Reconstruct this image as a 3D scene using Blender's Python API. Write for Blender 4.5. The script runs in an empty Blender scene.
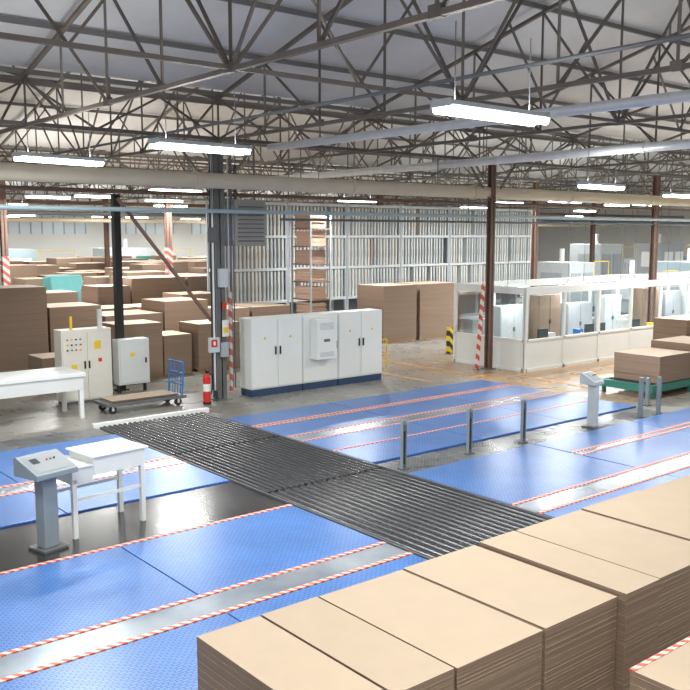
import bpy, math, random, bmesh
from mathutils import Vector
rnd=random.Random(7)
scene=bpy.context.scene
COL=scene.collection
# ------------------------------------------------------------ materials
def nt(name):
    m=bpy.data.materials.new(name); m.use_nodes=True
    t=m.node_tree; b=t.nodes["Principled BSDF"]
    return m,t,b
def N(t,typ,**k):
    n=t.nodes.new(typ)
    for a,v in k.items(): setattr(n,a,v)
    return n
def simple(name,c,rough=.5,metal=0.,var=.12,scale=3.,bump=0.,emit=0.,rnd_var=0.):
    m,t,b=nt(name)
    tc=N(t,'ShaderNodeTexCoord'); no=N(t,'ShaderNodeTexNoise'); no.inputs['Scale'].default_value=scale; no.inputs['Detail'].default_value=4
    t.links.new(tc.outputs['Object'],no.inputs['Vector'])
    mx=N(t,'ShaderNodeMix',data_type='RGBA')
    mx.inputs['A'].default_value=(*[max(0,x*(1-var)) for x in c],1); mx.inputs['B'].default_value=(*[min(1,x*(1+var)) for x in c],1)
    t.links.new(no.outputs['Fac'],mx.inputs['Factor'])
    out=mx.outputs['Result']
    if rnd_var:
        oi=N(t,'ShaderNodeObjectInfo'); mr=N(t,'ShaderNodeMapRange'); mr.inputs['To Min'].default_value=1-rnd_var; mr.inputs['To Max'].default_value=1+rnd_var
        t.links.new(oi.outputs['Random'],mr.inputs['Value'])
        hs=N(t,'ShaderNodeHueSaturation'); t.links.new(out,hs.inputs['Color']); t.links.new(mr.outputs['Result'],hs.inputs['Value']); out=hs.outputs['Color']
    t.links.new(out,b.inputs['Base Color'])
    b.inputs['Roughness'].default_value=rough; b.inputs['Metallic'].default_value=metal
    if bump:
        bp=N(t,'ShaderNodeBump'); bp.inputs['Strength'].default_value=bump; bp.inputs['Distance'].default_value=.02
        t.links.new(no.outputs['Fac'],bp.inputs['Height']); t.links.new(bp.outputs['Normal'],b.inputs['Normal'])
    if emit:
        b.inputs['Emission Color'].default_value=(*c,1); b.inputs['Emission Strength'].default_value=emit
    return m
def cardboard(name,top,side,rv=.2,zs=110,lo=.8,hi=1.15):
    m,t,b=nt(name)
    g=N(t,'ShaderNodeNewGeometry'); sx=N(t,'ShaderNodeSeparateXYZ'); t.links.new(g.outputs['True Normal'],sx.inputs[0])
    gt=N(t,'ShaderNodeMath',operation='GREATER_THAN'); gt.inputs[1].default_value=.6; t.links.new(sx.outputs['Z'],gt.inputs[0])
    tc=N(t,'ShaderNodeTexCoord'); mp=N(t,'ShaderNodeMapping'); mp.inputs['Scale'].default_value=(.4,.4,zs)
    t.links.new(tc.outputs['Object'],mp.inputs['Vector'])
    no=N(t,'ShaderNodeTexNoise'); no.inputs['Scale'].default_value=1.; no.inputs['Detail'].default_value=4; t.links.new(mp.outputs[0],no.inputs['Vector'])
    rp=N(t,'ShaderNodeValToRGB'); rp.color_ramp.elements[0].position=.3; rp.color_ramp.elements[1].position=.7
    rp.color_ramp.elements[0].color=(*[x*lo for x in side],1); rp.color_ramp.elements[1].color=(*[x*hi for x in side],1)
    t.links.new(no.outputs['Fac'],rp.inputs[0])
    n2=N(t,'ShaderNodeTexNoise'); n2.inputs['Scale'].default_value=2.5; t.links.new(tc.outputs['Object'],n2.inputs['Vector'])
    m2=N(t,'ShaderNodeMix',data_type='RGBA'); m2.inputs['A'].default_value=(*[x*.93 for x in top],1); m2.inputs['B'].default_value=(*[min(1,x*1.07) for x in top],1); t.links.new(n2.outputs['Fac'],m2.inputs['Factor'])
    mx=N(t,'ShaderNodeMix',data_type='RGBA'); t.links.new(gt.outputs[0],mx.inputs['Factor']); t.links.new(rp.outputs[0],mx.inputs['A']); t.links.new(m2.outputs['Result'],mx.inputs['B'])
    oi=N(t,'ShaderNodeObjectInfo'); mr=N(t,'ShaderNodeMapRange'); mr.inputs['To Min'].default_value=1-rv; mr.inputs['To Max'].default_value=1+rv
    t.links.new(oi.outputs['Random'],mr.inputs['Value']); hs=N(t,'ShaderNodeHueSaturation'); t.links.new(mx.outputs['Result'],hs.inputs['Color']); t.links.new(mr.outputs['Result'],hs.inputs['Value'])
    t.links.new(hs.outputs['Color'],b.inputs['Base Color']); b.inputs['Roughness'].default_value=.75
    return m
def stripes(name,c1,c2,freq,vec=(1,1,0),rough=.45):
    m,t,b=nt(name)
    tc=N(t,'ShaderNodeTexCoord'); d=N(t,'ShaderNodeVectorMath',operation='DOT_PRODUCT'); d.inputs[1].default_value=tuple(v*freq for v in vec)
    t.links.new(tc.outputs['Object'],d.inputs[0]); fr=N(t,'ShaderNodeMath',operation='FRACT'); t.links.new(d.outputs['Value'],fr.inputs[0])
    gt=N(t,'ShaderNodeMath',operation='GREATER_THAN'); gt.inputs[1].default_value=.5; t.links.new(fr.outputs[0],gt.inputs[0])
    mx=N(t,'ShaderNodeMix',data_type='RGBA'); mx.inputs['A'].default_value=(*c1,1); mx.inputs['B'].default_value=(*c2,1)
    t.links.new(gt.outputs[0],mx.inputs['Factor']); t.links.new(mx.outputs['Result'],b.inputs['Base Color']); b.inputs['Roughness'].default_value=rough
    return m
def beltmat(name,c):
    m,t,b=nt(name)
    tc=N(t,'ShaderNodeTexCoord'); br=N(t,'ShaderNodeTexBrick'); br.inputs['Scale'].default_value=1.
    br.inputs['Brick Width'].default_value=.085; br.inputs['Row Height'].default_value=.045; br.inputs['Mortar Size'].default_value=.009; br.offset=.5
    br.inputs['Color1'].default_value=(*c,1); br.inputs['Color2'].default_value=(*[x*1.15 for x in c],1); br.inputs['Mortar'].default_value=(*[x*.55 for x in c],1)
    t.links.new(tc.outputs['Object'],br.inputs['Vector'])
    no=N(t,'ShaderNodeTexNoise'); no.inputs['Scale'].default_value=.9; no.inputs['Detail'].default_value=5; t.links.new(tc.outputs['Object'],no.inputs['Vector'])
    hs=N(t,'ShaderNodeHueSaturation'); mr=N(t,'ShaderNodeMapRange'); mr.inputs['From Min'].default_value=.3; mr.inputs['From Max'].default_value=.7; mr.inputs['To Min'].default_value=.85; mr.inputs['To Max'].default_value=1.12
    t.links.new(no.outputs['Fac'],mr.inputs['Value']); t.links.new(mr.outputs[0],hs.inputs['Value']); t.links.new(br.outputs['Color'],hs.inputs['Color']); t.links.new(hs.outputs[0],b.inputs['Base Color'])
    b.inputs['Roughness'].default_value=.3
    bp=N(t,'ShaderNodeBump'); bp.inputs['Strength'].default_value=.3; bp.inputs['Distance'].default_value=.003; bp.invert=True
    t.links.new(br.outputs['Fac'],bp.inputs['Height']); t.links.new(bp.outputs['Normal'],b.inputs['Normal'])
    return m
def floormat():
    m,t,b=nt('concrete_floor')
    g=N(t,'ShaderNodeNewGeometry'); no=N(t,'ShaderNodeTexNoise'); no.inputs['Scale'].default_value=.35; no.inputs['Detail'].default_value=8; t.links.new(g.outputs['Position'],no.inputs['Vector'])
    rp=N(t,'ShaderNodeValToRGB'); rp.color_ramp.elements[0].position=.3; rp.color_ramp.elements[1].position=.7
    rp.color_ramp.elements[0].color=(.20,.195,.175,1); rp.color_ramp.elements[1].color=(.36,.35,.32,1); t.links.new(no.outputs['Fac'],rp.inputs[0])
    n2=N(t,'ShaderNodeTexNoise'); n2.inputs['Scale'].default_value=1.2; n2.inputs['Detail'].default_value=3; t.links.new(g.outputs['Position'],n2.inputs['Vector'])
    mr=N(t,'ShaderNodeMapRange'); mr.inputs['To Min'].default_value=.16; mr.inputs['To Max'].default_value=.42; t.links.new(n2.outputs['Fac'],mr.inputs['Value'])
    t.links.new(mr.outputs[0],b.inputs['Roughness'])
    s=N(t,'ShaderNodeSeparateXYZ'); t.links.new(g.outputs['Position'],s.inputs[0])
    def sm(out,a,c):
        r=N(t,'ShaderNodeMapRange'); r.inputs['From Min'].default_value=a; r.inputs['From Max'].default_value=c; t.links.new(out,r.inputs['Value']); return r.outputs[0]
    def mul(a,c):
        r=N(t,'ShaderNodeMath',operation='MULTIPLY'); t.links.new(a,r.inputs[0]); t.links.new(c,r.inputs[1]); return r.outputs[0]
    f=mul(mul(sm(s.outputs['X'],18.8,20.5),sm(s.outputs['Y'],12.5,13.5)),sm(s.outputs['Y'],25,21))
    mx=N(t,'ShaderNodeMix',data_type='RGBA'); mx.inputs['B'].default_value=(.38,.26,.16,1); t.links.new(rp.outputs[0],mx.inputs['A'])  # brown tint in the floor colour imitates a tan reflection in this zone
    h=N(t,'ShaderNodeMath',operation='MULTIPLY'); h.inputs[1].default_value=.75; t.links.new(f,h.inputs[0]); t.links.new(h.outputs[0],mx.inputs['Factor'])
    t.links.new(mx.outputs['Result'],b.inputs['Base Color'])
    return m
def plate():
    m,t,b=nt('worn_steel_plate')
    g=N(t,'ShaderNodeNewGeometry'); no=N(t,'ShaderNodeTexNoise'); no.inputs['Scale'].default_value=.9; no.inputs['Detail'].default_value=4; t.links.new(g.outputs['Position'],no.inputs['Vector'])
    rp=N(t,'ShaderNodeValToRGB'); rp.color_ramp.elements[0].position=.35; rp.color_ramp.elements[1].position=.65
    rp.color_ramp.elements[0].color=(.30,.37,.46,1); rp.color_ramp.elements[1].color=(.58,.64,.70,1); t.links.new(no.outputs['Fac'],rp.inputs[0])
    t.links.new(rp.outputs[0],b.inputs['Base Color']); b.inputs['Metallic'].default_value=.6; b.inputs['Roughness'].default_value=.22
    return m
def treadplate(name,c0,c1,r0=.2,r1=.45):
    m,t,b=nt(name)
    tc=N(t,'ShaderNodeTexCoord'); v=N(t,'ShaderNodeTexChecker'); v.inputs['Scale'].default_value=22.; t.links.new(tc.outputs['Object'],v.inputs['Vector'])
    v.inputs['Color1'].default_value=(1,1,1,1); v.inputs['Color2'].default_value=(.7,.7,.7,1)
    no=N(t,'ShaderNodeTexNoise'); no.inputs['Scale'].default_value=.8; no.inputs['Detail'].default_value=3; t.links.new(tc.outputs['Object'],no.inputs['Vector'])
    mr=N(t,'ShaderNodeMapRange'); mr.inputs['To Min'].default_value=r0; mr.inputs['To Max'].default_value=r1; t.links.new(no.outputs['Fac'],mr.inputs['Value']); t.links.new(mr.outputs[0],b.inputs['Roughness'])
    rp=N(t,'ShaderNodeValToRGB'); rp.color_ramp.elements[0].position=.3; rp.color_ramp.elements[1].position=.7; rp.color_ramp.elements[0].color=(*c0,1); rp.color_ramp.elements[1].color=(*c1,1); t.links.new(no.outputs['Fac'],rp.inputs[0])
    mx=N(t,'ShaderNodeMix',data_type='RGBA',blend_type='MULTIPLY'); mx.inputs['Factor'].default_value=1; t.links.new(rp.outputs[0],mx.inputs['A']); t.links.new(v.outputs['Color'],mx.inputs['B'])
    t.links.new(mx.outputs['Result'],b.inputs['Base Color'])
    return m
def glass():
    m,t,b=nt('partition_glass'); t.nodes.remove(b)
    o=t.nodes['Material Output']; tr=N(t,'ShaderNodeBsdfTransparent'); gl=N(t,'ShaderNodeBsdfGlossy'); gl.inputs['Roughness'].default_value=.05; mx=N(t,'ShaderNodeMixShader'); fr=N(t,'ShaderNodeFresnel'); fr.inputs['IOR'].default_value=1.45
    tr.inputs['Color'].default_value=(.90,.95,.96,1)
    t.links.new(fr.outputs[0],mx.inputs[0]); t.links.new(tr.outputs[0],mx.inputs[1]); t.links.new(gl.outputs[0],mx.inputs[2]); t.links.new(mx.outputs[0],o.inputs['Surface']); return m
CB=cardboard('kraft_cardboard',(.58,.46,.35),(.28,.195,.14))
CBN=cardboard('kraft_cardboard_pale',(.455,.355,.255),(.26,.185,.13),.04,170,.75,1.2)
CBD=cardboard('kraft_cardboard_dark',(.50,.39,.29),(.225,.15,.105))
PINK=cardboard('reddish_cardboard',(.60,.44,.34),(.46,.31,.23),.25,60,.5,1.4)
BLUE=beltmat('blue_belt',(.085,.23,.60)); BLUED=simple('blue_belt_edge',(.03,.09,.34),.5)
TAPE=stripes('red_white_tape',(.72,.10,.05),(.80,.60,.53),8,(1,.8,0))
TAPEV=stripes('red_white_band',(.62,.08,.05),(.78,.72,.66),2.4,(1,0,1.2)); TAPEF=stripes('faded_red_white_band',(.42,.10,.08),(.50,.47,.44),2.4,(1,0,1.2))
YB=stripes('yellow_black_band',(.85,.6,.03),(.03,.03,.03),2.5,(1,0,1))
PLATE=plate(); TREAD=treadplate('black_tread_plate',(.018,.019,.02),(.06,.06,.064),.1,.32); TREADG=treadplate('grey_floor_plate',(.10,.11,.12),(.24,.25,.26),.14,.4); FLOOR=floormat(); GLASS=glass()
BLK=simple('black_rubber',(.018,.018,.02),.35); ROLL=simple('dark_roller_steel',(.045,.047,.052),.27,.25,.2,2)
GREY=simple('grey_paint',(.38,.41,.44),.45); LGREY=simple('light_grey_paint',(.55,.59,.61),.4); DGREY=simple('dark_grey_paint',(.12,.13,.14),.5)
WHITE=simple('white_paint',(.82,.85,.83),.4,0,.03); CREAM=simple('cream_paint',(.74,.72,.64),.45,0,.06); WDIRT=simple('worn_white_paint',(.72,.75,.74),.45,0,.04,2)
STEEL=simple('truss_steel',(.15,.128,.11),.6,.1,.3,2,rnd_var=.35); RUST=simple('brown_steel',(.18,.11,.085),.6,.1,.3,2); PURL=simple('purlin_steel',(.17,.165,.16),.6,.1,.2)
COLG=simple('column_grey',(.15,.155,.15),.5,0,.2)
BEIGE=simple('beige_duct',(.70,.61,.46),.45,0,.12,1.5); GALV=simple('galvanised_duct',(.76,.78,.79),.3,.2,.12,4); PIPEB=simple('pale_blue_pipe',(.36,.46,.50),.4)
RED=simple('red_paint',(.65,.03,.025),.35); YEL=simple('yellow_paint',(.85,.58,.03),.45); BLUEP=simple('blue_paint',(.02,.18,.50),.4); NAVY=simple('navy_plinth',(.03,.06,.13),.5)
GREEN=simple('green_paint',(.04,.22,.17),.45); TEAL=simple('teal_tarp',(.10,.33,.33),.6); ORANGE=simple('orange_marking',(.70,.36,.10),.5)
SCREEN=simple('screen',(.03,.05,.06),.15); WOOD=simple('pallet_wood',(.34,.22,.12),.8,0,.25,8); BROWNB=simple('brown_board',(.24,.17,.12),.6)
TUBE=simple('tube_glow',(.95,1,1),.5,0,0,emit=12.)
ROOF=simple('roof_sheet',(.62,.615,.60),.6,0,.18,.6); WALL=simple('wall_panel',(.62,.61,.58),.7,0,.15,.3); WINM=simple('window_pane',(.62,.68,.72),.2,0,.1,.5)
# ------------------------------------------------------------ mesh builder
class MB:
    def __init__(s): s.v=[];s.f=[];s.m=[];s.sm=[];s.mats=[]
    def mi(s,m):
        if m not in s.mats: s.mats.append(m)
        return s.mats.index(m)
    def add(s,vs,fs,m,sm=False):
        o=len(s.v); s.v+= [tuple(x) for x in vs]; i=s.mi(m)
        for f in fs: s.f.append([o+a for a in f]); s.m.append(i); s.sm.append(sm)
        return s
    def box(s,x0,y0,z0,x1,y1,z1,m):
        v=[(x0,y0,z0),(x1,y0,z0),(x1,y1,z0),(x0,y1,z0),(x0,y0,z1),(x1,y0,z1),(x1,y1,z1),(x0,y1,z1)]
        return s.add(v,[(0,3,2,1),(4,5,6,7),(0,1,5,4),(1,2,6,5),(2,3,7,6),(3,0,4,7)],m)
    def beam(s,p,q,w,h,m):
        p=Vector(p);q=Vector(q);d=(q-p).normalized(); a=Vector((0,0,1)) if abs(d.z)<.95 else Vector((1,0,0))
        u=d.cross(a).normalized()*w/2; n=u.cross(d).normalized()*h/2
        v=[p-u-n,p+u-n,p+u+n,p-u+n,q-u-n,q+u-n,q+u+n,q-u+n]
        return s.add(v,[(0,3,2,1),(4,5,6,7),(0,1,5,4),(1,2,6,5),(2,3,7,6),(3,0,4,7)],m)
    def cyl(s,p,q,r,m,n=16,r2=None):
        p=Vector(p);q=Vector(q);d=(q-p).normalized(); a=Vector((0,0,1)) if abs(d.z)<.95 else Vector((1,0,0))
        u=d.cross(a).normalized(); w=u.cross(d).normalized(); r2=r if r2 is None else r2
        v=[p+(u*math.cos(2*math.pi*i/n)+w*math.sin(2*math.pi*i/n))*r for i in range(n)]+[q+(u*math.cos(2*math.pi*i/n)+w*math.sin(2*math.pi*i/n))*r2 for i in range(n)]
        s.add(v,[(i,(i+1)%n,n+(i+1)%n,n+i) for i in range(n)],m,True)
        s.add(v[:n],[tuple(range(n))[::-1]],m); s.add(v[n:],[tuple(range(n))],m); return s
    def path(s,pts,r,m,n=10):
        for a,b in zip(pts,pts[1:]): s.cyl(a,b,r,m,n)
        return s
    def prism(s,prof,x0,x1,m):
        n=len(prof); v=[(x0,y,z) for y,z in prof]+[(x1,y,z) for y,z in prof]
        return s.add(v,[tuple(range(n))[::-1],tuple(range(n,2*n))]+[(i,(i+1)%n,n+(i+1)%n,n+i) for i in range(n)],m)
    def mesh(s,name):
        me=bpy.data.meshes.new(name); me.from_pydata(s.v,[],s.f)
        for m in s.mats: me.materials.append(m)
        me.polygons.foreach_set('material_index',s.m); me.polygons.foreach_set('use_smooth',s.sm); me.update()
        b=bmesh.new(); b.from_mesh(me); bmesh.ops.recalc_face_normals(b,faces=b.faces); b.to_mesh(me); b.free()
        return me
def bev(o,w):
    if w:
        md=o.modifiers.new('bevel','BEVEL'); md.width=w; md.segments=2; md.limit_method='ANGLE'
def thing(name,label,cat,loc=(0,0,0),rot=0,group=None,kind=None):
    o=bpy.data.objects.new(name,None); COL.objects.link(o); o.location=loc; o.rotation_euler=(0,0,rot); o.empty_display_size=.2
    o["label"]=label;o["category"]=cat
    if group:o["group"]=group
    if kind:o["kind"]=kind
    return o
def part(root,name,mb,label=None,bevel=0.):
    o=bpy.data.objects.new(name,mb.mesh(name)); COL.objects.link(o); o.parent=root; bev(o,bevel)
    if label:o["label"]=label
    return o
def solo(name,mb,label,cat,loc=(0,0,0),rot=0,group=None,kind=None,bevel=0.):
    o=bpy.data.objects.new(name,mb.mesh(name)); COL.objects.link(o); o.location=loc; o.rotation_euler=(0,0,rot); bev(o,bevel)
    o["label"]=label;o["category"]=cat
    if group:o["group"]=group
    if kind:o["kind"]=kind
    return o
def struct(name,mb,label,cat):
    o=bpy.data.objects.new(name,mb.mesh(name)); COL.objects.link(o); o["label"]=label;o["category"]=cat;o["kind"]="structure"; return o
def dup(root,loc,rot=None,label=None):
    r=root.copy(); COL.objects.link(r); r.location=loc
    if rot is not None: r.rotation_euler=(0,0,rot)
    if label: r["label"]=label
    for c in root.children:
        k=c.copy(); COL.objects.link(k); k.parent=r
        for c2 in c.children:
            k2=c2.copy(); COL.objects.link(k2); k2.parent=k
    return r
# ------------------------------------------------------------ shell
struct('floor',MB().box(-8,-4,-.2,90,80,0,FLOOR),"grey worn concrete factory floor with glossy patches","floor")
struct('wall_north',MB().box(-8,78,0,90,78.3,11,WALL),"pale panelled factory end wall","wall")
struct('wall_east',MB().box(85,-4,0,85.3,78,11,WALL),"pale panelled factory side wall","wall")
for i,x in enumerate(range(8,80,9)):
    mb=MB().box(x,77.9,4.6,x+7,77.97,6.2,WINM)
    for k in range(8): mb.box(x+k-.04 if k else x,77.82,4.6,x+k+.04,77.9,6.2,GREY)
    struct('window_%d'%(i+1),mb,"long band of factory windows with grey mullions","window")
SP=17.6; Y0=3.0; EZ=8.3; RZ=10.6
rb=MB()
for k in range(-1,5):
    ya=Y0+k*SP; 
    rb.add([(-8,ya,EZ),(90,ya,EZ),(90,ya+SP/2,RZ),(-8,ya+SP/2,RZ)],[(0,1,2,3)],ROOF)
    rb.add([(-8,ya+SP/2,RZ),(90,ya+SP/2,RZ),(90,ya+SP,EZ),(-8,ya+SP,EZ)],[(0,1,2,3)],ROOF)
struct('ceiling',rb,"light grey sheet roof in shallow gables","ceiling")
n=0
for k in range(0,4):
    for j in range(0,8):
        y=Y0+k*SP+j*SP/8; z=EZ+(RZ-EZ)*(1-abs(j-4)/4)-.1
        n+=1; mb=MB().box(-8,y-.035,z-.06,90,y+.035,z+.05,PURL); struct('trim_%d'%n,mb,"dark steel roof purlin","purlin")
def truss():
    r=thing('roof_truss',"dark steel gable roof truss with lattice webbing","roof truss",(0,0,0),group="roof trusses")
    BZ=7.0; P=8; top=lambda j: EZ-.22+(RZ-EZ)*(1-abs(j-P/2)/(P/2)); y=lambda j:j*SP/P
    part(r,'bottom_chord',MB().beam((0,0,BZ),(0,SP,BZ),.09,.075,STEEL))
    part(r,'top_chord',MB().beam((0,0,top(0)),(0,SP/2,top(4)),.09,.08,STEEL)); part(r,'top_chord',MB().beam((0,SP/2,top(4)),(0,SP,top(8)),.09,.08,STEEL))
    for j in range(P+1):
        part(r,'web_post',MB().beam((0,y(j),BZ),(0,y(j),top(j)),.04,.04,STEEL))
    for j in range(P):
        p,q=((0,y(j),BZ),(0,y(j+1),top(j+1))) if j>=P/2 else ((0,y(j),top(j)),(0,y(j+1),BZ))
        part(r,'web_brace',MB().beam(p,q,.042,.05,STEEL))
    for j in (2,4,6): part(r,'gusset_plate',MB().box(-.05,y(j)-.1,BZ-.05,.05,y(j)+.1,BZ+.1,STEEL))
    return r
T0=truss(); XS=[-2.8+5.1*i for i in range(0,15)]
T0.location=(XS[0],Y0,0)
for k in range(4):
    for i,x in enumerate(XS):
        if (k,i)==(0,0) : continue
        if k>=1 and x<.15*(Y0+k*SP): continue
        dup(T0,(x,Y0+k*SP,0))
def girder():
    r=thing('lattice_girder',"dark steel lattice girder with crossing braces","steel girder",(0,0,0),group="lattice girders")
    L=5.1*2; z0=7.03; z1=7.95; e=.042
    part(r,'bottom_chord',MB().box(e,-.045,z0-.045,L-e,.045,z0+.045,STEEL)); part(r,'top_chord',MB().box(e,-.045,z1-.045,L-e,.045,z1+.045,STEEL))
    for i in range(6):
        a=L*i/6+.07*(i==0);b=L*(i+1)/6-.07*(i==5)
        part(r,'web_brace',MB().beam((a,0,z0 if i%2 else z1),(b,0,z1 if i%2 else z0),.04,.05,STEEL))
    return r
def tallgirder():
    r=thing('ridge_brace',"tall dark steel sway bracing under roof ridge","steel girder",(0,0,0),group="ridge braces")
    L=5.1; z0=7.03; z1=10.25; e=.048
    part(r,'bottom_chord',MB().box(e,-.035,z0-.035,L-e,.035,z0+.035,STEEL)); part(r,'top_chord',MB().box(e,-.04,z1-.04,L-e,.04,z1+.04,STEEL))
    part(r,'web_brace',MB().beam((e,0,z0),(L/2,0,z1),.05,.05,STEEL)); part(r,'web_brace',MB().beam((L/2,0,z1),(L-e,0,z0),.05,.05,STEEL))
    part(r,'web_brace',MB().beam((L/4,0,(z0+z1)/2),(L/2,0,z0),.038,.038,STEEL)); part(r,'web_brace',MB().beam((L*.75,0,(z0+z1)/2),(L/2,0,z0),.038,.038,STEEL))
    return r
G0=girder(); G0.location=(XS[0],Y0+SP,0)
for k in (1,2,3):
    for i in range(0,13,2):
        if (k,i)!=(1,0): dup(G0,(XS[i],Y0+k*SP,0))
R0=tallgirder(); R0.location=(XS[0],Y0+SP/2,0)
for k in (0,1,2):
    for i in range(0,13):
        if (k,i)!=(0,0) and not (k and i==0): dup(R0,(XS[i],Y0+(k+.5)*SP,0))
# ------------------------------------------------------------ columns
def column(x,y,label,hz=6.93,band=0,mat=RUST,w=.3):
    r=thing('steel_column',label,"column",(x,y,0))
    a=MB().box(-w/2,-w/2,.03,w/2,-w/2+.03,hz,mat).box(-w/2,w/2-.03,.03,w/2,w/2,hz,mat).box(-.015,-w/2,.03,.015,w/2,hz,mat)
    part(r,'column_shaft',a); part(r,'base_plate',MB().box(-w*.9,-w*.9,0,w*.9,w*.9,.03,DGREY))
    if band: part(r,'hazard_band',MB().box(-w/2-.012,-w/2-.012,.1,w/2+.012,w/2+.012,band,TAPEF),"faded red and white striped guard")
    for s in (-1,1): part(r,'knee_brace',MB().beam((0,0,hz-1.4),(s*1.2,0,hz-.03),.05,.05,mat))
    return r
mc=column(12.5,20.75,"grey steel column beside white control cabinets, carrying signs",mat=COLG,w=.28)
part(mc,'notice',MB().box(-.02,-.22,1.75,.18,-.2,2.2,WHITE).box(.0,-.225,1.85,.15,-.22,2.0,YEL),"white notice sheet")
part(mc,'switch_box',MB().box(-.46,-.3,1.35,-.16,-.18,1.75,LGREY),"grey switch box",.01)
part(mc,'fire_sign',MB().box(-.42,-.306,1.5,-.24,-.3,1.7,RED).box(-.36,-.31,1.55,-.3,-.306,1.65,WHITE),"small red fire sign")
part(mc,'switch_box',MB().box(-.1,-.3,1.2,.12,-.16,1.6,GREY),"grey switch box",.01)
part(mc,'warning_sign',MB().box(0,-.22,2.5,.12,-.2,2.68,RED),"small red sticker")
part(mc,'switch_box',MB().box(-.12,-.3,3.1,.14,-.16,3.6,LGREY),"grey switch box",.01)
part(mc,'switch_box',MB().box(-.4,-.28,4.3,-.16,-.18,4.7,DGREY),"dark junction box",.01)
for x,t,rr,mm in ((-.27,6.8,.03,GALV),(-.19,6.8,.02,COLG),(-.34,6.2,.018,BLK),(.3,6.8,.025,DGREY),(.38,4.2,.02,DGREY),(.22,6.8,.015,LGREY)): part(mc,'conduit',MB().path([(x,-.2,.3),(x,-.2,t)],rr,mm))
part(mc,'hazard_band',MB().box(.16,-.32,.25,.23,-.24,3.0,TAPEF),"slim faded red and white striped guard strip")
part(mc,'diagonal_stay',MB().beam((-2.9,-.1,5.4),(-.3,-.1,2.2),.06,.08,RUST),"brown inclined steel stay")
column(22.4,19.75,"brown steel column outside glazed office",w=.2)
solo('striped_guard',MB().beam((0,0,0),(.16,-.1,2.95),.06,.13,TAPEV).box(-.08,-.08,0,.1,.08,.02,DGREY),"slim leaning red and white striped guard post by column","guard post",(21.95,19.86,0))
column(33.2,20.35,"brown steel column rising inside glazed office",w=.24)
for x,l,b in ((12.5,"far brown steel column among cardboard stacks",3.6),(20.2,"brown steel column with striped guard among cardboard stacks",3.9),(33.6,"brown steel column in front of storage racks",0)):
    column(x,38,l,band=b,w=.26)
column(33,26.4,"brown steel column behind office",w=.22)
for x,y in ((43,38),(54,38),(54,20.5),(25,55.6),(35,55.6),(46,55.6),(58,55.6),(64,30),(64,20.5)): column(x,y,"brown steel column in the far machinery area",w=.26)
column(43.4,20.5,"brown steel column behind office",w=.24)
solo('support_pole',MB().box(-.1,-.1,0,.1,.1,5.65,BLK).box(-.18,-.18,0,.18,.18,.03,BLK),"black square steel pole behind small cabinet","pole",(11.0,23.8,0))
# ------------------------------------------------------------ pipes
def pipe(name,label,pts,r,mat,hang=True,top=7.0,step=5.1,fl=True):
    o=thing(name,label,"pipe",pts[0])
    p0=Vector(pts[0]); L=[Vector(p)-p0 for p in pts]
    part(o,'pipe_run',MB().path(L,r,mat,20))
    A,B=L[0],L[-1]; d=(B-A).normalized()
    if fl:
        n=max(1,int((B-A).length/5))
        for i in range(1,n+1):
            c=A+(B-A)*(i/(n+.5)); part(o,'pipe_joint',MB().cyl(c-d*.03,c+d*.03,r*1.18,mat,20))
    if hang:
        n=max(2,int((B-A).length/step))
        for i in range(n):
            c=A+(B-A)*((i+.5)/n); part(o,'hanger_rod',MB().cyl(c+Vector((0,0,r*.9)),(c.x,c.y,top-p0.z),.015,DGREY,6))
    return o
pipe('duct_pipe',"large beige insulated pipe running across the hall",[(-4,19.87,5.88),(60,19.87,5.88)],.195,BEIGE)
pipe('thin_pipe',"pale blue pipe below the beige pipe",[(-4,20.16,5.12),(60,20.16,5.12)],.055,PIPEB,True,6.98,10)
pipe('thin_pipe',"thin dark conduit along the column line",[(14.3,20.33,4.93),(60,20.33,4.93)],.035,DGREY,True,6.98,12,fl=False)
pipe('thin_pipe',"thin brown pipe along the column line",[(-4,21.2,5.6),(60,21.2,5.6)],.05,RUST,True,6.98,12,fl=False)
pipe('thin_pipe',"thin grey pipe high under roof",[(-4,26,6.3),(60,26,6.3)],.06,GALV,True,7,5.1,fl=False)
pipe('thin_pipe',"thin brown pipe high under roof",[(-4,31,6.7),(60,31,6.7)],.07,RUST,True,7,5.1,fl=False)
pipe('thin_pipe',"dark pipe crossing the far hall",[(8,40,5.5),(80,40,5.5)],.09,DGREY,True,7,5.1,fl=False)
pipe('thin_pipe',"brown pipe crossing the far hall",[(8,46,6.2),(80,46,6.2)],.1,RUST,True,7,5.1,fl=False)
pipe('thin_pipe',"pale pipe crossing the far hall",[(8,53,5.4),(80,53,5.4)],.12,BEIGE,True,7,5.1,fl=False)
pipe('vent_duct',"shiny galvanised round duct under trusses",[(14,3,6.78),(14,20.4,6.88)],.1,GALV,True,7.0)
pipe('vent_duct',"shiny galvanised round duct crossing hall",[(20.3,3,6.7),(20.3,30,6.7)],.12,GALV,True,7.0)
pipe('thin_pipe',"thin conduit hung from trusses",[(9.8,3,6.8),(9.8,38,6.8)],.03,DGREY,True,6.98,fl=False)
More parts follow.
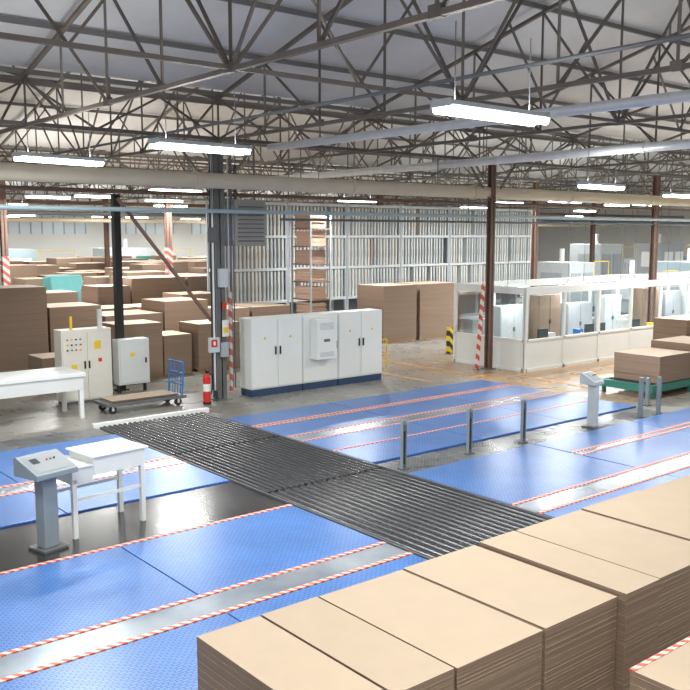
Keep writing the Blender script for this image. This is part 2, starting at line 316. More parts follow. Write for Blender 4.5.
# ------------------------------------------------------------ light fixtures
def fixture():
    r=thing('ceiling_light',"twin tube fluorescent fixture hanging on wires, lit","ceiling light",(0,0,0),group="hanging fluorescent fixtures")
    part(r,'lamp_housing',MB().prism([(-.17,.0),(-.08,.07),(.08,.07),(.17,.0),(.15,-.01),(.07,.055),(-.07,.055),(-.15,-.01)],-.93,.93,LGREY).box(-.95,-.16,-.02,-.93,.16,.07,LGREY).box(.93,-.16,-.02,.95,.16,.07,LGREY))
    for s in (-.1,.1): part(r,'lamp_tube',MB().cyl((-.92,s,-.04),(.92,s,-.04),.05,TUBE,12))
    for s in (-.7,.7): part(r,'hanging_wire',MB().cyl((s,0,.07),(s,0,.98),.008,DGREY,5))
    return r
F0=fixture()
LD={}
def addlight(root,w):
    if w not in LD:
        ld=bpy.data.lights.new('tube_light','AREA'); ld.shape='RECTANGLE'; ld.size=1.8; ld.size_y=.3; ld.energy=w; ld.color=(1.,1.,.975)
        lu=bpy.data.lights.new('roof_fill_light','AREA'); lu.shape='RECTANGLE'; lu.size=1.8; lu.size_y=.14; lu.energy=w*.14; lu.color=(1.,.99,.96)  # extra upward light added on top of the housing to brighten the roof
        LD[w]=(ld,lu)
    ld,lu=LD[w]
    lo=bpy.data.objects.new('tube_light',ld); COL.objects.link(lo); lo.parent=root; lo.location=(0,0,-.1)
    lo=bpy.data.objects.new('roof_fill_light',lu); COL.objects.link(lo); lo.parent=root; lo.location=(0,0,.09); lo.rotation_euler=(math.pi,0,0)
pos=[(6.9,17.4,6.0,.2),(7.8,13.4,6.0,.06),(8.45,7.45,6.0,.02),(19.5,13.5,5.75,.1),
     (13.9,36.5,6.1,.1),(15.2,34.6,6.1,.1),(19.5,37.,6.1,.1),(4,2.5,6.0,0),(17,6.5,6.0,0),(1.5,9,6.0,0),(14,1,6,0)]
for x in (15,23.5,32,40.5,49,57.5):
    for y in (27.5,43,50,58,66,72):
        if x<y*.25: continue
        pos.append((x+rnd.uniform(-.7,.7),y+rnd.uniform(-.5,.5),6.0+rnd.uniform(-.1,.1),0))
for x in (28,34,40,46): pos.append((x,16.2,5.85,0)); 
for x in (30,36,43,50): pos.append((x,22.5,5.9,0))
for x in (36,46,65,74): pos.append((x,33,6.0,0))
for x,y in ((65,50),(74,60),(62,22),(72,24),(79,42),(79,30)): pos.append((x,y,6.0,0))
for i,(x,y,z,r) in enumerate(pos):
    o=F0 if i==0 else dup(F0,(x,y,z))
    o.location=(x,y,z); o.rotation_euler=(0,0,r)
for o in [o for o in COL.objects if o.name.startswith('ceiling_light')]:
    addlight(o,275 if o.location.y<26 and o.location.x<30 else 385)
# ------------------------------------------------------------ conveyor rows
def mat_panel(x0,x1,y0,y1):
    w,d=x1-x0,y1-y0
    r=thing('blue_conveyor_belt',"blue modular plastic belt section set in the floor","conveyor belt",(x0,y0,0),group="blue belt sections")
    part(r,'belt_surface',MB().box(.01,.01,.031,w-.01,d-.01,.055,BLUE),bevel=.006); part(r,'belt_frame',MB().box(0,0,0,w,d,.03,BLUED))
def tape(x0,x1,y,w=.072):
    solo('hazard_tape',MB().box(0,-w/2,.0,x1-x0,w/2,.061,TAPE),"thin red and white diagonal striped edge strip","hazard tape",(x0,y,0),group="striped edge strips")
def splate(x0,x1,y0,y1):
    solo('steel_track',MB().box(0,0,0,x1-x0,y1-y0,.05,PLATE),"smooth shiny steel plate track between blue belts","steel track",(x0,y0,0),group="steel tracks",bevel=.005)
def rows(xsegs,bands,tracks,tapes):
    for a,b in zip(xsegs,xsegs[1:]):
        for y0,y1 in bands: mat_panel(a,b,y0,y1)
    for y0,y1 in tracks: splate(xsegs[0],xsegs[-1],y0,y1)
    for y in tapes: tape(xsegs[0],xsegs[-1],y)
rows([-1,2.1,5.22,8.28],[(6.3,8.615),(9.265,11.5)],[(8.7,9.18)],[8.66,9.22,11.54])
rows([1.5,5.22,8.28],[(13.45,15.05),(15.68,18.3)],[(15.135,15.595)],[15.095,15.635])
rows([11.12,14.8,18.45,22.1],[(6.3,8.615)],[(8.7,9.18)],[8.66,9.22])
rows([11.12,14.8],[(9.265,11.75)],[],[]); rows([14.82,18.45,22.1],[(9.265,10.49),(10.81,11.75)],[(10.575,10.725)],[10.535,10.765])
rows([11.12,14.3,17.35,20.3],[(12.75,13.95),(14.04,15.05),(15.68,16.8),(17.1,18.2)],[(15.135,15.595),(16.9,17.0)],[15.095,15.635,16.85,17.05,13.995])
def rollerbank(y0,y1,n,rr,label):
    r=thing('roller_conveyor',label,"roller conveyor",(8.31,y0,0),group="black roller banks")
    W=2.78; D=y1-y0
    part(r,'conveyor_frame',MB().box(0,0,0,W,D,.012,BLK).box(0,0,.012,.03,D,.06,DGREY).box(W-.03,0,.012,W,D,.06,DGREY))
    for i in range(n):
        x=.04+(W-.08)*(i+.5)/n
        part(r,'roller',MB().cyl((x,.02,.075-rr),(x,D-.02,.075-rr),rr,ROLL,28))
    return r
rollerbank(8.0,12.32,17,.074,"black steel roller conveyor bank between blue belts")
rollerbank(12.34,15.75,21,.06,"black fine pitched roller conveyor bank"); rollerbank(15.77,19.2,21,.06,"black fine pitched roller conveyor bank")
solo('walkway_plate',MB().box(0,0,0,7.2,1.78,.03,TREAD),"black tread plate walkway between belts","floor plate",(1.1,11.62,0))
solo('walkway_plate',MB().box(0,0,0,9.1,.92,.02,TREADG),"grey walkway plate between belts","floor plate",(11.15,11.79,0))
solo('walkway_plate',MB().box(0,0,0,6.8,1.0,.02,TREADG),"grey plate strip beside belts","floor plate",(1.45,18.35,0))
solo('walkway_plate',MB().box(0,0,0,2.78,1.6,.02,TREAD),"dark floor plate beside cardboard stacks","floor plate",(8.31,6.3,0))
solo('guard_kerb',MB().box(0,0,0,3.1,.12,.12,WHITE),"white painted kerb at end of roller conveyor","kerb",(8.2,19.3,0),bevel=.01)
# ------------------------------------------------------------ cardboard stacks
def stack(x0,x1,y0,y1,z0,z1,label,mat=CB,n=None,jit=.01,group=None,pallet=False,name='cardboard_stack',rot=0):
    cx,cy=(x0+x1)/2,(y0+y1)/2; w,d=(x1-x0)/2,(y1-y0)/2
    n=n or max(3,int((z1-z0)/.45)); a=MB(); h=(z1-z0)
    zb=z0+.14 if pallet else z0
    zs=[zb+(z1-zb)*i/n for i in range(n+1)]
    for i in range(n):
        j=[rnd.uniform(-jit,jit) for _ in range(4)]
        a.box(-w+j[0],-d+j[1],zs[i]-z0,w+j[2],d+j[3],zs[i+1]-z0,mat)
    if pallet:
        o=thing(name,label,"cardboard stack",(cx,cy,z0),rot,group)
        part(o,'cardboard_sheets',a)
        p=MB()
        for k in (-1,0,1): p.box(-w,k*(d-.08)-.06,0,w,k*(d-.08)+.06,.1,WOOD)
        p.box(-w,-d,.1,w,d,.139,WOOD); part(o,'pallet',p); return o
    return solo(name,a,label,"cardboard stack",(cx,cy,z0),rot,group)
FG="flat kraft cardboard sheets piled in a tall neat stack"
G1="kraft sheet stacks beside belts"
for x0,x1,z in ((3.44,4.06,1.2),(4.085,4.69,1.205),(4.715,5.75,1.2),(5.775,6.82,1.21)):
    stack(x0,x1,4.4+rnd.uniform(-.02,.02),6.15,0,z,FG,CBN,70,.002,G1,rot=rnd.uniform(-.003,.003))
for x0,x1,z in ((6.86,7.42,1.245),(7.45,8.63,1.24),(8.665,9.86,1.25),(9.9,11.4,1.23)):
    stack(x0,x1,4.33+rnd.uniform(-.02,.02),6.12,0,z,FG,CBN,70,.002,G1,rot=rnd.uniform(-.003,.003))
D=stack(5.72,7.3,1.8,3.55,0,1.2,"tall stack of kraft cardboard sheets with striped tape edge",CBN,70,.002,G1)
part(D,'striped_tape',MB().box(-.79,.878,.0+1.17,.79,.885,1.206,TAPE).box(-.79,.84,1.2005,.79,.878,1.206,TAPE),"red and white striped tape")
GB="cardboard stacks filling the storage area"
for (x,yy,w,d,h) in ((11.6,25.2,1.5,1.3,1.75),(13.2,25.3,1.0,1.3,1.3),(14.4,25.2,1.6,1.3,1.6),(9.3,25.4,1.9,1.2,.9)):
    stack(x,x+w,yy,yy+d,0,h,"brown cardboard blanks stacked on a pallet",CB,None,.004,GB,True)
Y=28.8; row=0
def clash(x0,x1,y0,y1):
    for a,b,c,d in ((12.0,13.0,37.4,38.6),(19.7,20.7,37.4,38.6),(15.4,17.4,40.7,42.8),(20.9,23.4,27,30.6),(19.3,41,31.4,33.6),(24.5,25.5,55,56.2),(34.5,35.5,55,56.2)):
        if x0<b and x1>a and y0<d and y1>c: return True
    return False
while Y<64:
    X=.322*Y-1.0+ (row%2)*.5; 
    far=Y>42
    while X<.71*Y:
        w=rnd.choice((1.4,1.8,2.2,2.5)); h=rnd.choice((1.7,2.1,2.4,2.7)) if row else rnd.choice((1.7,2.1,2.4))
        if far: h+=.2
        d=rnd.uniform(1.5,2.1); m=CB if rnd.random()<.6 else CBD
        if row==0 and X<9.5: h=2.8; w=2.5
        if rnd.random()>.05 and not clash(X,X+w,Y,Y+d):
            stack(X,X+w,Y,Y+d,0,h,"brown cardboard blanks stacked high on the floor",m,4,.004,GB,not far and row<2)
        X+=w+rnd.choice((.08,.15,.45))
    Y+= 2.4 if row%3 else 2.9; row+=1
for x0,x1,h,l in ((24.3,26.2,2.4,"tall square brown cardboard stack by storage racks"),(26.4,28.7,2.4,"tall square brown cardboard stack by storage racks"),(21.7,23.2,1.3,"low brown cardboard stack behind control cabinets")):
    stack(x0,x1,26.2 if h<2 else 27.2,27.7 if h<2 else 28.9,0,h,l,CB,None,.006,None,True)
# ------------------------------------------------------------ electrical cabinets
def cabinet(x,w,doors,label,cool=False):
    r=thing('electrical_cabinet',label,"electrical cabinet",(x,20.35,0)); H=2.2;D=.62
    part(r,'plinth',MB().box(.01,.03,0,w-.01,D-.02,.2,NAVY)); part(r,'body',MB().box(0,.03,.2,w,D,H,WHITE),bevel=.01)
    dw=w/doors
    for i in range(doors):
        d=part(r,'door',MB().box(i*dw+.02,0,.24,(i+1)*dw-.02,.03,H-.05,WHITE),bevel=.008)
        hx=(i+1)*dw-.1 if i%2==0 else i*dw+.06
        h=part(r,'handle',MB().box(hx,-.03,1.15,hx+.04,0,1.38,BLK)); h.parent=d
        s=part(r,'warning_sign',MB().add([(i*dw+dw*.5-.05,-.004,1.6),(i*dw+dw*.5+.05,-.004,1.6),(i*dw+dw*.5,-.004,1.69)],[(0,1,2)],YEL)); s.parent=d
    if cool:
        c=part(r,'cooling_unit',MB().box(.25,-.34,.9,w-.32,0,2.08,WHITE),"white side mounted cooling unit",.02)
        lv=MB()
        for k in range(6): lv.box(.36,-.347,1.78+k*.035,w-.43,-.34,1.79+k*.035,GREY)
        for k in range(4): lv.box(.36,-.347,1.0+k*.035,w-.43,-.34,1.01+k*.035,GREY)
        l=part(r,'louvre',lv); l.parent=c
        l=part(r,'badge',MB().box(.5,-.347,1.42,.72,-.34,1.5,DGREY)); l.parent=c
    return r
cabinet(13.3,1.75,2,"white two door electrical cabinet on dark plinth"); cabinet(15.07,1.3,1,"white electrical cabinet with cooling unit on its door",True); cabinet(16.39,1.75,2,"white two door electrical cabinet on dark plinth")
r=thing('control_cabinet',"cream control cabinet with coloured buttons and warning stickers","control cabinet",(8.75,22.5,0))
part(r,'body',MB().box(0,0,.08,1.4,.5,2.0,CREAM).box(.03,.03,0,1.37,.47,.08,DGREY),bevel=.01)
for i in range(2):
    d=part(r,'door',MB().box(.03+i*.68,-.03,.12,.69+i*.68,0,1.95,CREAM),bevel=.008)
    k=part(r,'handle',MB().box(.6+i*.12,-.06,.95,.64+i*.12,-.03,1.15,BLK)); k.parent=d
for i in range(4):
    for j in range(3): part(r,'push_button',MB().cyl((.15+i*.12,-.03,1.75-j*.14),(.15+i*.12,-.06,1.75-j*.14),.022,(RED,YEL,BLK,GREEN)[(i+j)%4],10))
part(r,'warning_sign',MB().box(.25,-.036,.9,.4,-.031,1.08,YEL)); part(r,'warning_sign',MB().box(.9,-.036,1.45,1.08,-.031,1.68,YEL)); part(r,'warning_sign',MB().box(1.0,-.036,1.1,1.1,-.031,1.2,RED))
part(r,'cable_duct',MB().box(1.1,.1,2.0,1.2,.2,2.5,GALV)); part(r,'cable_duct',MB().box(.3,.1,2.0,.36,.16,2.35,YEL))
r=thing('junction_cabinet',"light grey junction cabinet on stand by black pole","control cabinet",(10.65,23.15,0))
part(r,'body',MB().box(0,0,.25,.95,.4,1.55,WDIRT),bevel=.01); part(r,'door',MB().box(.04,-.03,.3,.91,0,1.5,WDIRT),bevel=.01)
for x in (.05,.85): part(r,'leg',MB().box(x,.15,0,x+.06,.25,.25,BLK))
part(r,'handle',MB().box(.8,-.06,.85,.84,-.03,1.0,BLK)); part(r,'warning_sign',MB().box(.35,-.035,1.05,.47,-.031,1.17,YEL))
r=thing('workbench',"long white painted workbench with deep apron","workbench",(3.6,20.6,0))
part(r,'worktop',MB().box(0,0,1.05,5.0,1.3,1.15,WHITE),bevel=.01); part(r,'apron',MB().box(.05,.04,.72,4.95,1.26,1.05,WDIRT))
for x in (.05,2.45,4.85):
    for yy in (.05,1.15): part(r,'leg',MB().box(x,yy,0,x+.1,yy+.1,.72,WHITE))
r=thing('trolley',"flat dark trolley with blue tubular handle","trolley",(9.1,20.55,0))
part(r,'deck',MB().box(0,0,.2,2.25,.85,.28,DGREY),bevel=.01)
for x in (.2,2.05):
    for yy in (.12,.73): part(r,'wheel',MB().cyl((x,yy-.03,.1),(x,yy+.03,.1),.1,BLK,16)); part(r,'fork',MB().box(x-.03,yy-.045,.08,x+.03,yy+.045,.2,GALV))
h=MB()
for s in (.05,.8): h.path([(2.15,s,.28),(2.2,s,1.15)],.025,BLUEP)
for z in (.55,.85,1.15): h.path([(2.17,.05,z),(2.17,.8,z)],.02,BLUEP)
for s in (.2,.35,.5,.65): h.path([(2.17,s,.28),(2.2,s,1.15)],.012,BLUEP)
part(r,'handle',h,"blue tubular push frame")
stack(9.25,11.1,20.62,21.32,.281,.34,"thin pile of brown cardboard sheets on trolley",CBN,4,.03)
r=thing('fire_extinguisher',"red fire extinguisher with black hose on floor stand","fire extinguisher",(11.85,20.35,0))
part(r,'cylinder_body',MB().cyl((0,0,.06),(0,0,.72),.1,RED,20).cyl((0,0,.72),(0,0,.82),.1,RED,20,.035)); part(r,'valve',MB().cyl((0,0,.82),(0,0,.9),.03,BLK,10).box(-.02,-.1,.88,.02,.04,.92,BLK))
part(r,'hose',MB().path([(.0,-.05,.86),(.12,-.06,.8),(.14,-.05,.5),(.11,-.04,.25)],.014,BLK,8)); part(r,'paper_label',MB().cyl((0,0,.35),(0,0,.55),.102,WHITE,20)); part(r,'base_ring',MB().cyl((0,0,0),(0,0,.06),.11,BLK,20))
r=thing('fan_heater',"grey louvred unit heater hung beside the column","heater",(12.85,20.4,4.2))
part(r,'casing',MB().box(0,0,0,1.0,.62,1.25,simple('heater_grey',(.30,.29,.27),.5)),bevel=.02)
for k in range(9): part(r,'louvre',MB().box(.1,-.04,.12+k*.115,.9,.0,.155+k*.115,simple('heater_louvre',(.10,.10,.095),.5) if k==0 else DGREY))
part(r,'side_panel',MB().box(-.015,.08,.15,0,.54,1.1,GREY))
for x in (.1,.85): part(r,'bracket',MB().beam((x,.35,1.25),(x,.35,2.7),.04,.04,DGREY))
part(r,'supply_pipe',MB().path([(.3,.45,1.25),(.3,.45,2.2)],.05,RUST))
# ------------------------------------------------------------ consoles
def console(x,y,h,label,w=.62,mat=GREY,rot=0,pm=LGREY,pw=.12,z=.03,dp=.5):
    r=thing('control_console',label,"control console",(x,y,z),rot); h-=z
    part(r,'base_plate',MB().box(-pw-.08,-.2,0,pw+.08,.2,.04,DGREY),bevel=.005); part(r,'pedestal',MB().box(-pw,-.1,.04,pw,.1,h-.22,mat),bevel=.01)
    part(r,'desk_housing',MB().prism([(.2-dp,h-.25),(.25,h-.25),(.25,h),(.2,h+.02),(.2-dp,h-.17)],-w/2,w/2,mat),bevel=.01)
    def P(u,v,e=0):
        y=.2-dp+dp*v; z=h-.17+.19*v; return (u,y-.35*e,z+.93*e)
    def q(nm,u0,u1,v0,v1,m,e):
        part(r,nm,MB().add([P(u0,v0,e),P(u1,v0,e),P(u1,v1,e),P(u0,v1,e)],[(0,1,2,3)],m))
    q('control_panel',-w/2+.05,w/2-.05,.1,.9,pm,.006); q('display',-w/2+.12,-.1,.5,.75,SCREEN,.01)
    for i in range(3):
        c=Vector(P(.03+i*.06,.6)); part(r,'push_button',MB().cyl(c,c+Vector((0,-.01,.025)),.014,(RED,GREEN,BLK)[i],10))
    return r
cg=simple('console_bluegrey',(.25,.30,.33),.45)
console(4.42,12.15,1.38,"grey pedestal control console with sloped button panel",.68,cg,.25,simple('console_panel',(.28,.31,.33),.6))
console(17.3,12.0,1.3,"light grey pedestal control console beside belts",.42,LGREY,.1,cg,.09,.02,.35)
r=thing('work_table',"white painted table with deep box top on four legs","table",(4.85,12.25,.03),.12)
part(r,'box_top',MB().box(.35,0,.9,1.25,.72,1.17,WHITE).box(.31,-.04,1.17,1.29,.76,1.2,WHITE),bevel=.008); part(r,'side_ledge',MB().box(0,.0,.82,.35,.72,1.06,WDIRT).box(-.05,-.03,1.06,.33,.75,1.09,WHITE),bevel=.008)
for x in (0,1.17):
    for yy in (.0,.65): part(r,'leg',MB().box(x,yy,0,x+.07,yy+.07,.9,WHITE))
for yy in (.02,.67): part(r,'stretcher',MB().box(.03,yy,.55,1.2,yy+.03,.6,WHITE))
def sensor(x,y):
    r=thing('sensor_post',"dark slotted steel photocell post on base plate","sensor post",(x,y,.02),group="photocell posts")
    part(r,'base_plate',MB().box(-.09,-.07,.0,.09,.07,.025,DGREY)); a=MB().box(-.055,.02,.025,.055,.04,.94,cg).box(-.055,-.03,.025,-.04,.02,.94,cg).box(.04,-.03,.025,.055,.02,.94,cg)
    part(r,'channel',a)
    part(r,'slot_strip',MB().box(-.025,-.01,.1,.025,.019,.86,BLK)); part(r,'photocell',MB().box(-.03,-.045,.75,.03,-.011,.87,DGREY)); return r
s0=sensor(11.35,12.1); dup(s0,(13.2,12.1,.02)); dup(s0,(14.85,12.05,.02))
for x,y,h in ((19.2,11.95,1.0),(20.77,12.73,.75),(19.9,11.88,.95)):
    r=thing('guide_post',"short dark grey steel post at end of belts","post",(x,y,.0 if x>20 else .02),group="short guide posts"); part(r,'shaft',MB().box(-.045,-.045,.02,.045,.045,h,cg),bevel=.008); part(r,'base_plate',MB().box(-.1,-.07,0,.1,.1,.02,DGREY))
# ------------------------------------------------------------ green conveyor + stacks
r=thing('feed_conveyor',"green framed low roller conveyor carrying cardboard","conveyor",(21.6,13.1,0))
for a in ((0,0,8,.1),(0,1.6,8,1.7),(0,.1,.1,1.6)): part(r,'frame_rail',MB().box(a[0],a[1],.18,a[2],a[3],.38,GREEN))
for x in (0.1,2,4,6,7.8):
    for yy in (.02,1.6): part(r,'leg',MB().box(x,yy,0,x+.1,yy+.08,.18,GREEN))
for k in range(38): part(r,'roller',MB().cyl((.2+k*.2,.1,.34),(.2+k*.2,1.6,.34),.05,ROLL,8))
stack(22.0,23.7,13.15,14.6,.4,1.15,"brown cardboard stack on green conveyor",CB,4,.006); stack(23.9,25.7,13.15,14.6,.4,1.35,"brown cardboard stack on green conveyor",CBD,4,.006); stack(25.9,28.0,13.15,14.6,.4,1.3,"brown cardboard stack on green conveyor",CB,5,.006)
stack(26.6,28.9,15.0,16.2,0,1.75,"tall brown cardboard stack behind green conveyor",CB,5,.006,None,True)
# ------------------------------------------------------------ office
def glazed(name,x0,y0,dx,dy,n,L,label):
    r=thing(name,label,"glazed partition",(x0,y0,0)); H=2.8; u=Vector((dx,dy,0))
    def bx(nm,a,b,z0,z1,t,m):
        p=u*a+Vector((0,0,(z0+z1)/2)); q=u*b+Vector((0,0,(z0+z1)/2)); part(r,nm,MB().beam(p,q,t,z1-z0,m))
    bx('bottom_rail',0,L,0,.1,.1,WHITE); bx('middle_rail',0,L,1.0,1.07,.1,WHITE); bx('top_band',0,L,H-.24,H,.12,WHITE); bx('lower_panel',0,L,.1,1.0,.04,WHITE)
    for i in range(n+1): part(r,'mullion',MB().beam(u*(L*i/n),u*(L*i/n)+Vector((0,0,H)),.1,.1,WHITE))
    for i in range(n):
        a=u*(L*(i+.03)/n)+Vector((0,0,1.07)); b=u*(L*(i+.97)/n)+Vector((0,0,1.07)); t=Vector((0,0,H-1.31)); part(r,'glass_pane',MB().add([a,b,b+t,a+t],[(0,1,2,3)],GLASS))
    return r
OY=21.75
glazed('office_partition',22.8,18.5,1,0,9,18.,"white framed glazed office partition, long front side"); glazed('office_partition',22.8,18.57,0,1,2,3.1,"white framed glazed office partition, short side"); glazed('office_partition',22.9,OY,1,0,9,17.9,"white framed glazed office partition, rear side")
solo('floor_covering',MB().box(0,0,0,17.8,3.0,.02,simple('office_floor',(.45,.45,.43),.5)),"pale office floor covering","floor covering",(22.9,18.6,0))
for x in (25,28.5,32,35.5,38.5):
    r=thing('office_light',"long white lit office lamp hung over desks","ceiling light",(x,20.75,2.65),group="office lamps")
    part(r,'lamp_housing',MB().box(-.6,-.1,0,.6,.1,.06,WHITE)); part(r,'diffuser',MB().box(-.55,-.08,-.015,.55,.08,0,TUBE))
    for s in (-.5,.5): part(r,'hanging_wire',MB().cyl((s,0,.06),(s,0,4.37),.008,DGREY,5))
    ld=bpy.data.lights.new('office_glow','AREA'); ld.shape='RECTANGLE'; ld.size=1.0; ld.size_y=.2; ld.energy=50; lo=bpy.data.objects.new('office_glow',ld); COL.objects.link(lo); lo.parent=r; lo.location=(0,0,-.03)
def desk(x,y):
    r=thing('office_desk',"light grey office desk inside glazed office","desk",(x,y,.02),group="office desks")
    part(r,'desktop',MB().box(0,0,.72,1.6,.75,.76,LGREY),bevel=.005); part(r,'drawer_unit',MB().box(.05,.1,0,.45,.7,.72,WHITE)); part(r,'leg',MB().box(1.5,.05,0,1.56,.7,.72,GREY)); return r
def monitor(x,y):
    r=thing('computer_monitor',"black computer monitor on office desk","monitor",(x,y,.78),group="office monitors")
    part(r,'screen_frame',MB().box(-.28,0,.12,.28,.04,.48,BLK),bevel=.005); part(r,'display',MB().box(-.25,-.005,.15,.25,0,.45,SCREEN)); part(r,'stand',MB().box(-.03,.01,.02,.03,.05,.15,BLK).box(-.1,-.05,0,.1,.1,.02,BLK)); return r
d0=desk(24,18.9); dx=[26.6,29.3,31.4,34.2,37]
for x in dx: dup(d0,(x,18.9,.02))
m0=monitor(24.6,19.2)
for x in (27.3,28.0,30.3,32.3,34.8,37.8): dup(m0,(x,19.2,.78))
def boxfile(x,y,z,c,w,h): solo('box_file',MB().box(0,0,0,w,.3,h,c).box(w*.3,-.004,h*.4,w*.7,0,h*.7,WHITE),"coloured document box on office desk","document box",(x,y,z))
for x,c,w,h in ((24.95,WHITE,.35,.3),(26.7,BLUEP,.2,.32),(29.4,WHITE,.4,.5),(31.5,YEL,.2,.25),(32.65,WHITE,.3,.4),(35.2,BROWNB,.35,.35),(34.22,LGREY,.25,.45)): boxfile(x,19.2,.781,c,w,h)
def cupboard(x,y,w,h,m,label):
    r=thing('office_cupboard',label,"cupboard",(x,y,.02)); part(r,'body',MB().box(0,0,0,w,.45,h,m),bevel=.01)
    for i in range(2): 
        d=part(r,'door',MB().box(.02+i*w/2,-.02,.05,w/2*(i+1)-.02,0,h-.05,m))
        hx=w/2-.05 if i==0 else w/2+.03
        k=part(r,'handle',MB().box(hx,-.04,h*.5,hx+.02,-.02,h*.5+.15,BLK)); k.parent=d
for x,w,h,m,l in ((23.1,1.0,1.5,GREY,"mid grey"),(24.6,1.5,1.9,LGREY,"light grey"),(26.8,1.3,2.2,BROWNB,"brown"),(28.6,1.6,1.8,GREY,"mid grey"),(31.0,1.2,2.0,LGREY,"light grey"),(33.8,1.5,2.2,BROWNB,"brown"),(35.6,1.3,2.0,GREY,"mid grey"),(37.4,1.3,2.2,LGREY,"light grey")):
    cupboard(x,21.15,w,h,m,l+" filing cupboard inside glazed office")
# ------------------------------------------------------------ racks
def rack(x,y,w,tiers,h,label):
    r=thing('storage_rack',label,"storage rack",(x,y,0),group="board storage racks")
    for s in (0,w):
        for yy in (0,1.12): part(r,'upright',MB().box(s-.05,yy,0,s+.05,yy+.08,h,GREY))
    for t in range(tiers+1): part(r,'shelf',MB().box(0,-.03,.15+t*(h-.3)/tiers-.06,w,1.2,.15+t*(h-.3)/tiers+.06,LGREY))
    part(r,'back_panel',MB().box(.05,1.13,.2,w-.05,1.16,h-.2,DGREY))
    return r
BW=3.3
for i in range(5):
    rack(22.9+i*(BW+.12),32,BW,4,6.0,"tall steel rack holding upright pale boards")
rack(19.5,32,BW,4,6.0,"tall steel rack holding upright pale boards")
bm=[]
for c in ((.56,.59,.58),(.50,.53,.53),(.60,.59,.55),(.44,.47,.48),(.38,.32,.26)):
    mm=simple('board_panel',c,.6,0,.1); bm.append(MB().box(0,0,0,.10,1.0,1.28,mm).box(.02,-.02,.4,.08,0,.75,mm).mesh('stored_board'))
for i in range(-1,5):
    for t in range(1,4):
        for k in range(16):
            if rnd.random()<.05: continue
            o=bpy.data.objects.new('stored_board',rnd.choice(bm[:4] if rnd.random()<.95 else bm)); COL.objects.link(o)
            o.location=(22.9+i*(BW+.12)+.1+k*.198+(.02 if i<0 else 0),32.03+rnd.uniform(-.02,.03),.212+t*5.7/4); o["label"]="pale flat board stored upright in rack"; o["category"]="board"; o["group"]="upright boards in racks"
r=thing('sheet_rack',"open steel rack crammed with loose cardboard flats","storage rack",(21.5,28.5,0))
for x in (0,1.0):
    for yy in (0,1.3): part(r,'upright',MB().box(x,yy,0,x+.06,yy+.06,5.3,GREY))
for k in range(7):
    z=.4+k*.72; part(r,'shelf',MB().box(0.06,0,z,1.0,1.36,z+.05,RUST))
for k in range(7):
    z=.45+k*.72; stack(21.64,22.42,28.66,29.72,z+.001,z+rnd.uniform(.45,.64),"loose cardboard flats lying on rack shelf",PINK,8,.05,"flats on rack shelves")
# ------------------------------------------------------------ machinery / markings
def machine(x,y,w,d,h,m,label,m2=GREY):
    r=thing('processing_machine',label,"machine",(x,y,0)); part(r,'base_frame',MB().box(0,0,0,w,d,.3,DGREY)); part(r,'housing',MB().box(.05,.05,.3,w*.6,d-.05,h,m),bevel=.02); part(r,'housing',MB().box(w*.62,.05,.3,w-.05,d-.05,h*.7,m),bevel=.02)
    for a in (.05,.33): part(r,'access_panel',MB().box(w*a,0,.5,w*(a+.22),.05,h*.8,m2))
    for j in range(3): part(r,'panel_seam',MB().box(w*(.66+.1*j),.03,.5,w*(.66+.1*j)+.06,.05,h*.6,m2))
    part(r,'side_window',MB().box(.0,d*.2,h*.45,.05,d*.7,h*.8,m2))
    part(r,'guard_rail',MB().path([(w*.62,.1,h*.7),(w*.62,.1,h*.7+.9),(w-.1,.1,h*.7+.9),(w-.1,.1,h*.7)],.03,YEL,6))
    part(r,'upper_duct',MB().cyl((w*.3,d/2,h),(w*.3,d/2,h+.8),.15,GALV)); return r
machine(42,31,4,3,2.9,LGREY,"light grey processing machine with guard rail"); machine(49,27,5,3,2.9,PIPEB,"pale blue processing machine with white panels",LGREY); machine(42,26.5,4,2.5,2.3,GREY,"grey processing machine behind office",LGREY); machine(56,24,5,3,3.4,GREY,"large grey processing machine",LGREY)
machine(48,20.9,5,3,2.4,GREY,"grey processing machine beside glazed office",GREEN); machine(58,40,5,3,3.8,LGREY,"tall grey machine by far racks"); machine(20,68,8,3,3.4,PIPEB,"pale blue machine near far wall",WHITE); machine(31,69,8,3,3.4,LGREY,"grey machine near far wall",GREEN); machine(47,66,6,3,4,LGREY,"grey machine near far wall"); machine(46,42,5,3,3.9,PIPEB,"pale blue grey machine past storage racks",GREY)
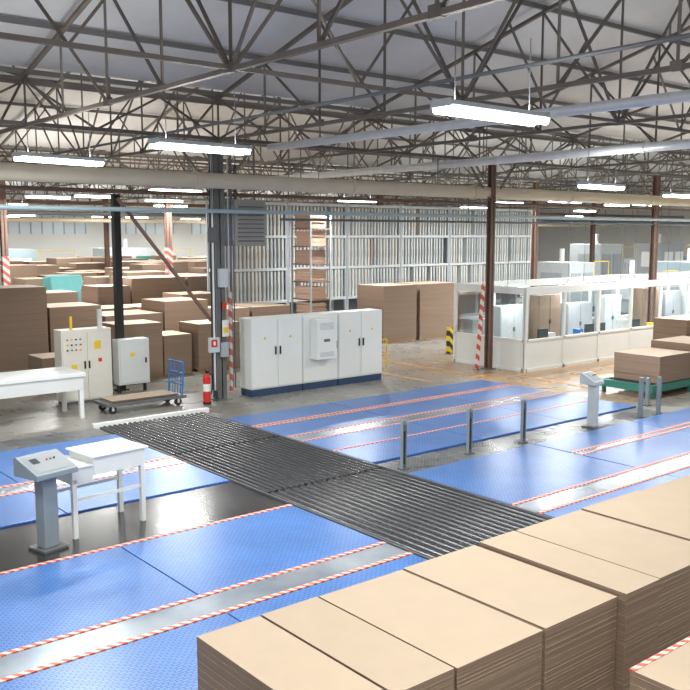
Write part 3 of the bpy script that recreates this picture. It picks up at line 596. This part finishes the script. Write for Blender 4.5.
machine(62,32,5,3,3.2,LGREY,"light grey machine in far hall"); machine(68,22,5,3,3.0,PIPEB,"pale blue machine in far hall",DGREY); machine(70,42,6,3,3.8,GREY,"grey machine in far hall",WHITE); machine(66,14,6,3,3.0,LGREY,"light grey machine in far hall",TEAL)
r=thing('safety_barrier',"yellow steel safety barrier near cabinets","safety barrier",(19.4,22.0,0)); 
for x in (0,.4): part(r,'post',MB().cyl((x,0,0),(x,0,1.0),.025,YEL,10))
for z in (.5,1.0): part(r,'rail',MB().cyl((0,0,z),(.4,0,z),.025,YEL,10))
solo('marker_post',MB().box(-.09,-.09,0,.09,.09,1.0,YB).box(-.13,-.13,0,.13,.13,.02,DGREY),"yellow and black striped protection post","post",(24.2,23.3,0))
for x0,x1,y in ((20.6,22.6,18.9),(18.5,36,18.25),(21.5,36,17.5),(21.5,36,16.9),(21.3,25.5,16.6)):
    solo('floor_marking',MB().box(0,-.06,0,x1-x0,.06,.004,ORANGE),"orange painted floor line","floor marking",(x0,y,0),group="orange floor lines")
for y0,y1,x in ((15.4,24,21.0),(19,27,19.0),(15.4,18.2,22.0)):
    solo('floor_marking',MB().box(-.06,0,0.0045,.06,y1-y0,.0085,ORANGE),"orange painted floor line","floor marking",(x,y0,0),group="orange floor lines")
solo('covered_pile',MB().prism([(0,0),(1.5,0),(1.5,1.9),(1.2,2.5),(.3,2.6),(0,1.8)],0,1.6,TEAL),"teal tarpaulin covered pallet load among cardboard","covered pile",(15.6,40.9,0),bevel=.08)
# ------------------------------------------------------------ camera / world
cd=bpy.data.cameras.new('camera'); cam=bpy.data.objects.new('camera',cd); COL.objects.link(cam); cam.location=(0,0,4.5)
cd.sensor_width=36; cd.lens=880/690*36; cd.clip_end=300
cam.rotation_euler=(math.radians(90)-math.atan(110/880),0,math.radians(50.74-90)); scene.camera=cam
w=bpy.data.worlds.new('world'); scene.world=w; w.use_nodes=True; w.node_tree.nodes['Background'].inputs[0].default_value=(1,.985,.96,1); w.node_tree.nodes['Background'].inputs[1].default_value=.6
scene.view_settings.view_transform='Standard'; scene.view_settings.exposure=0.05
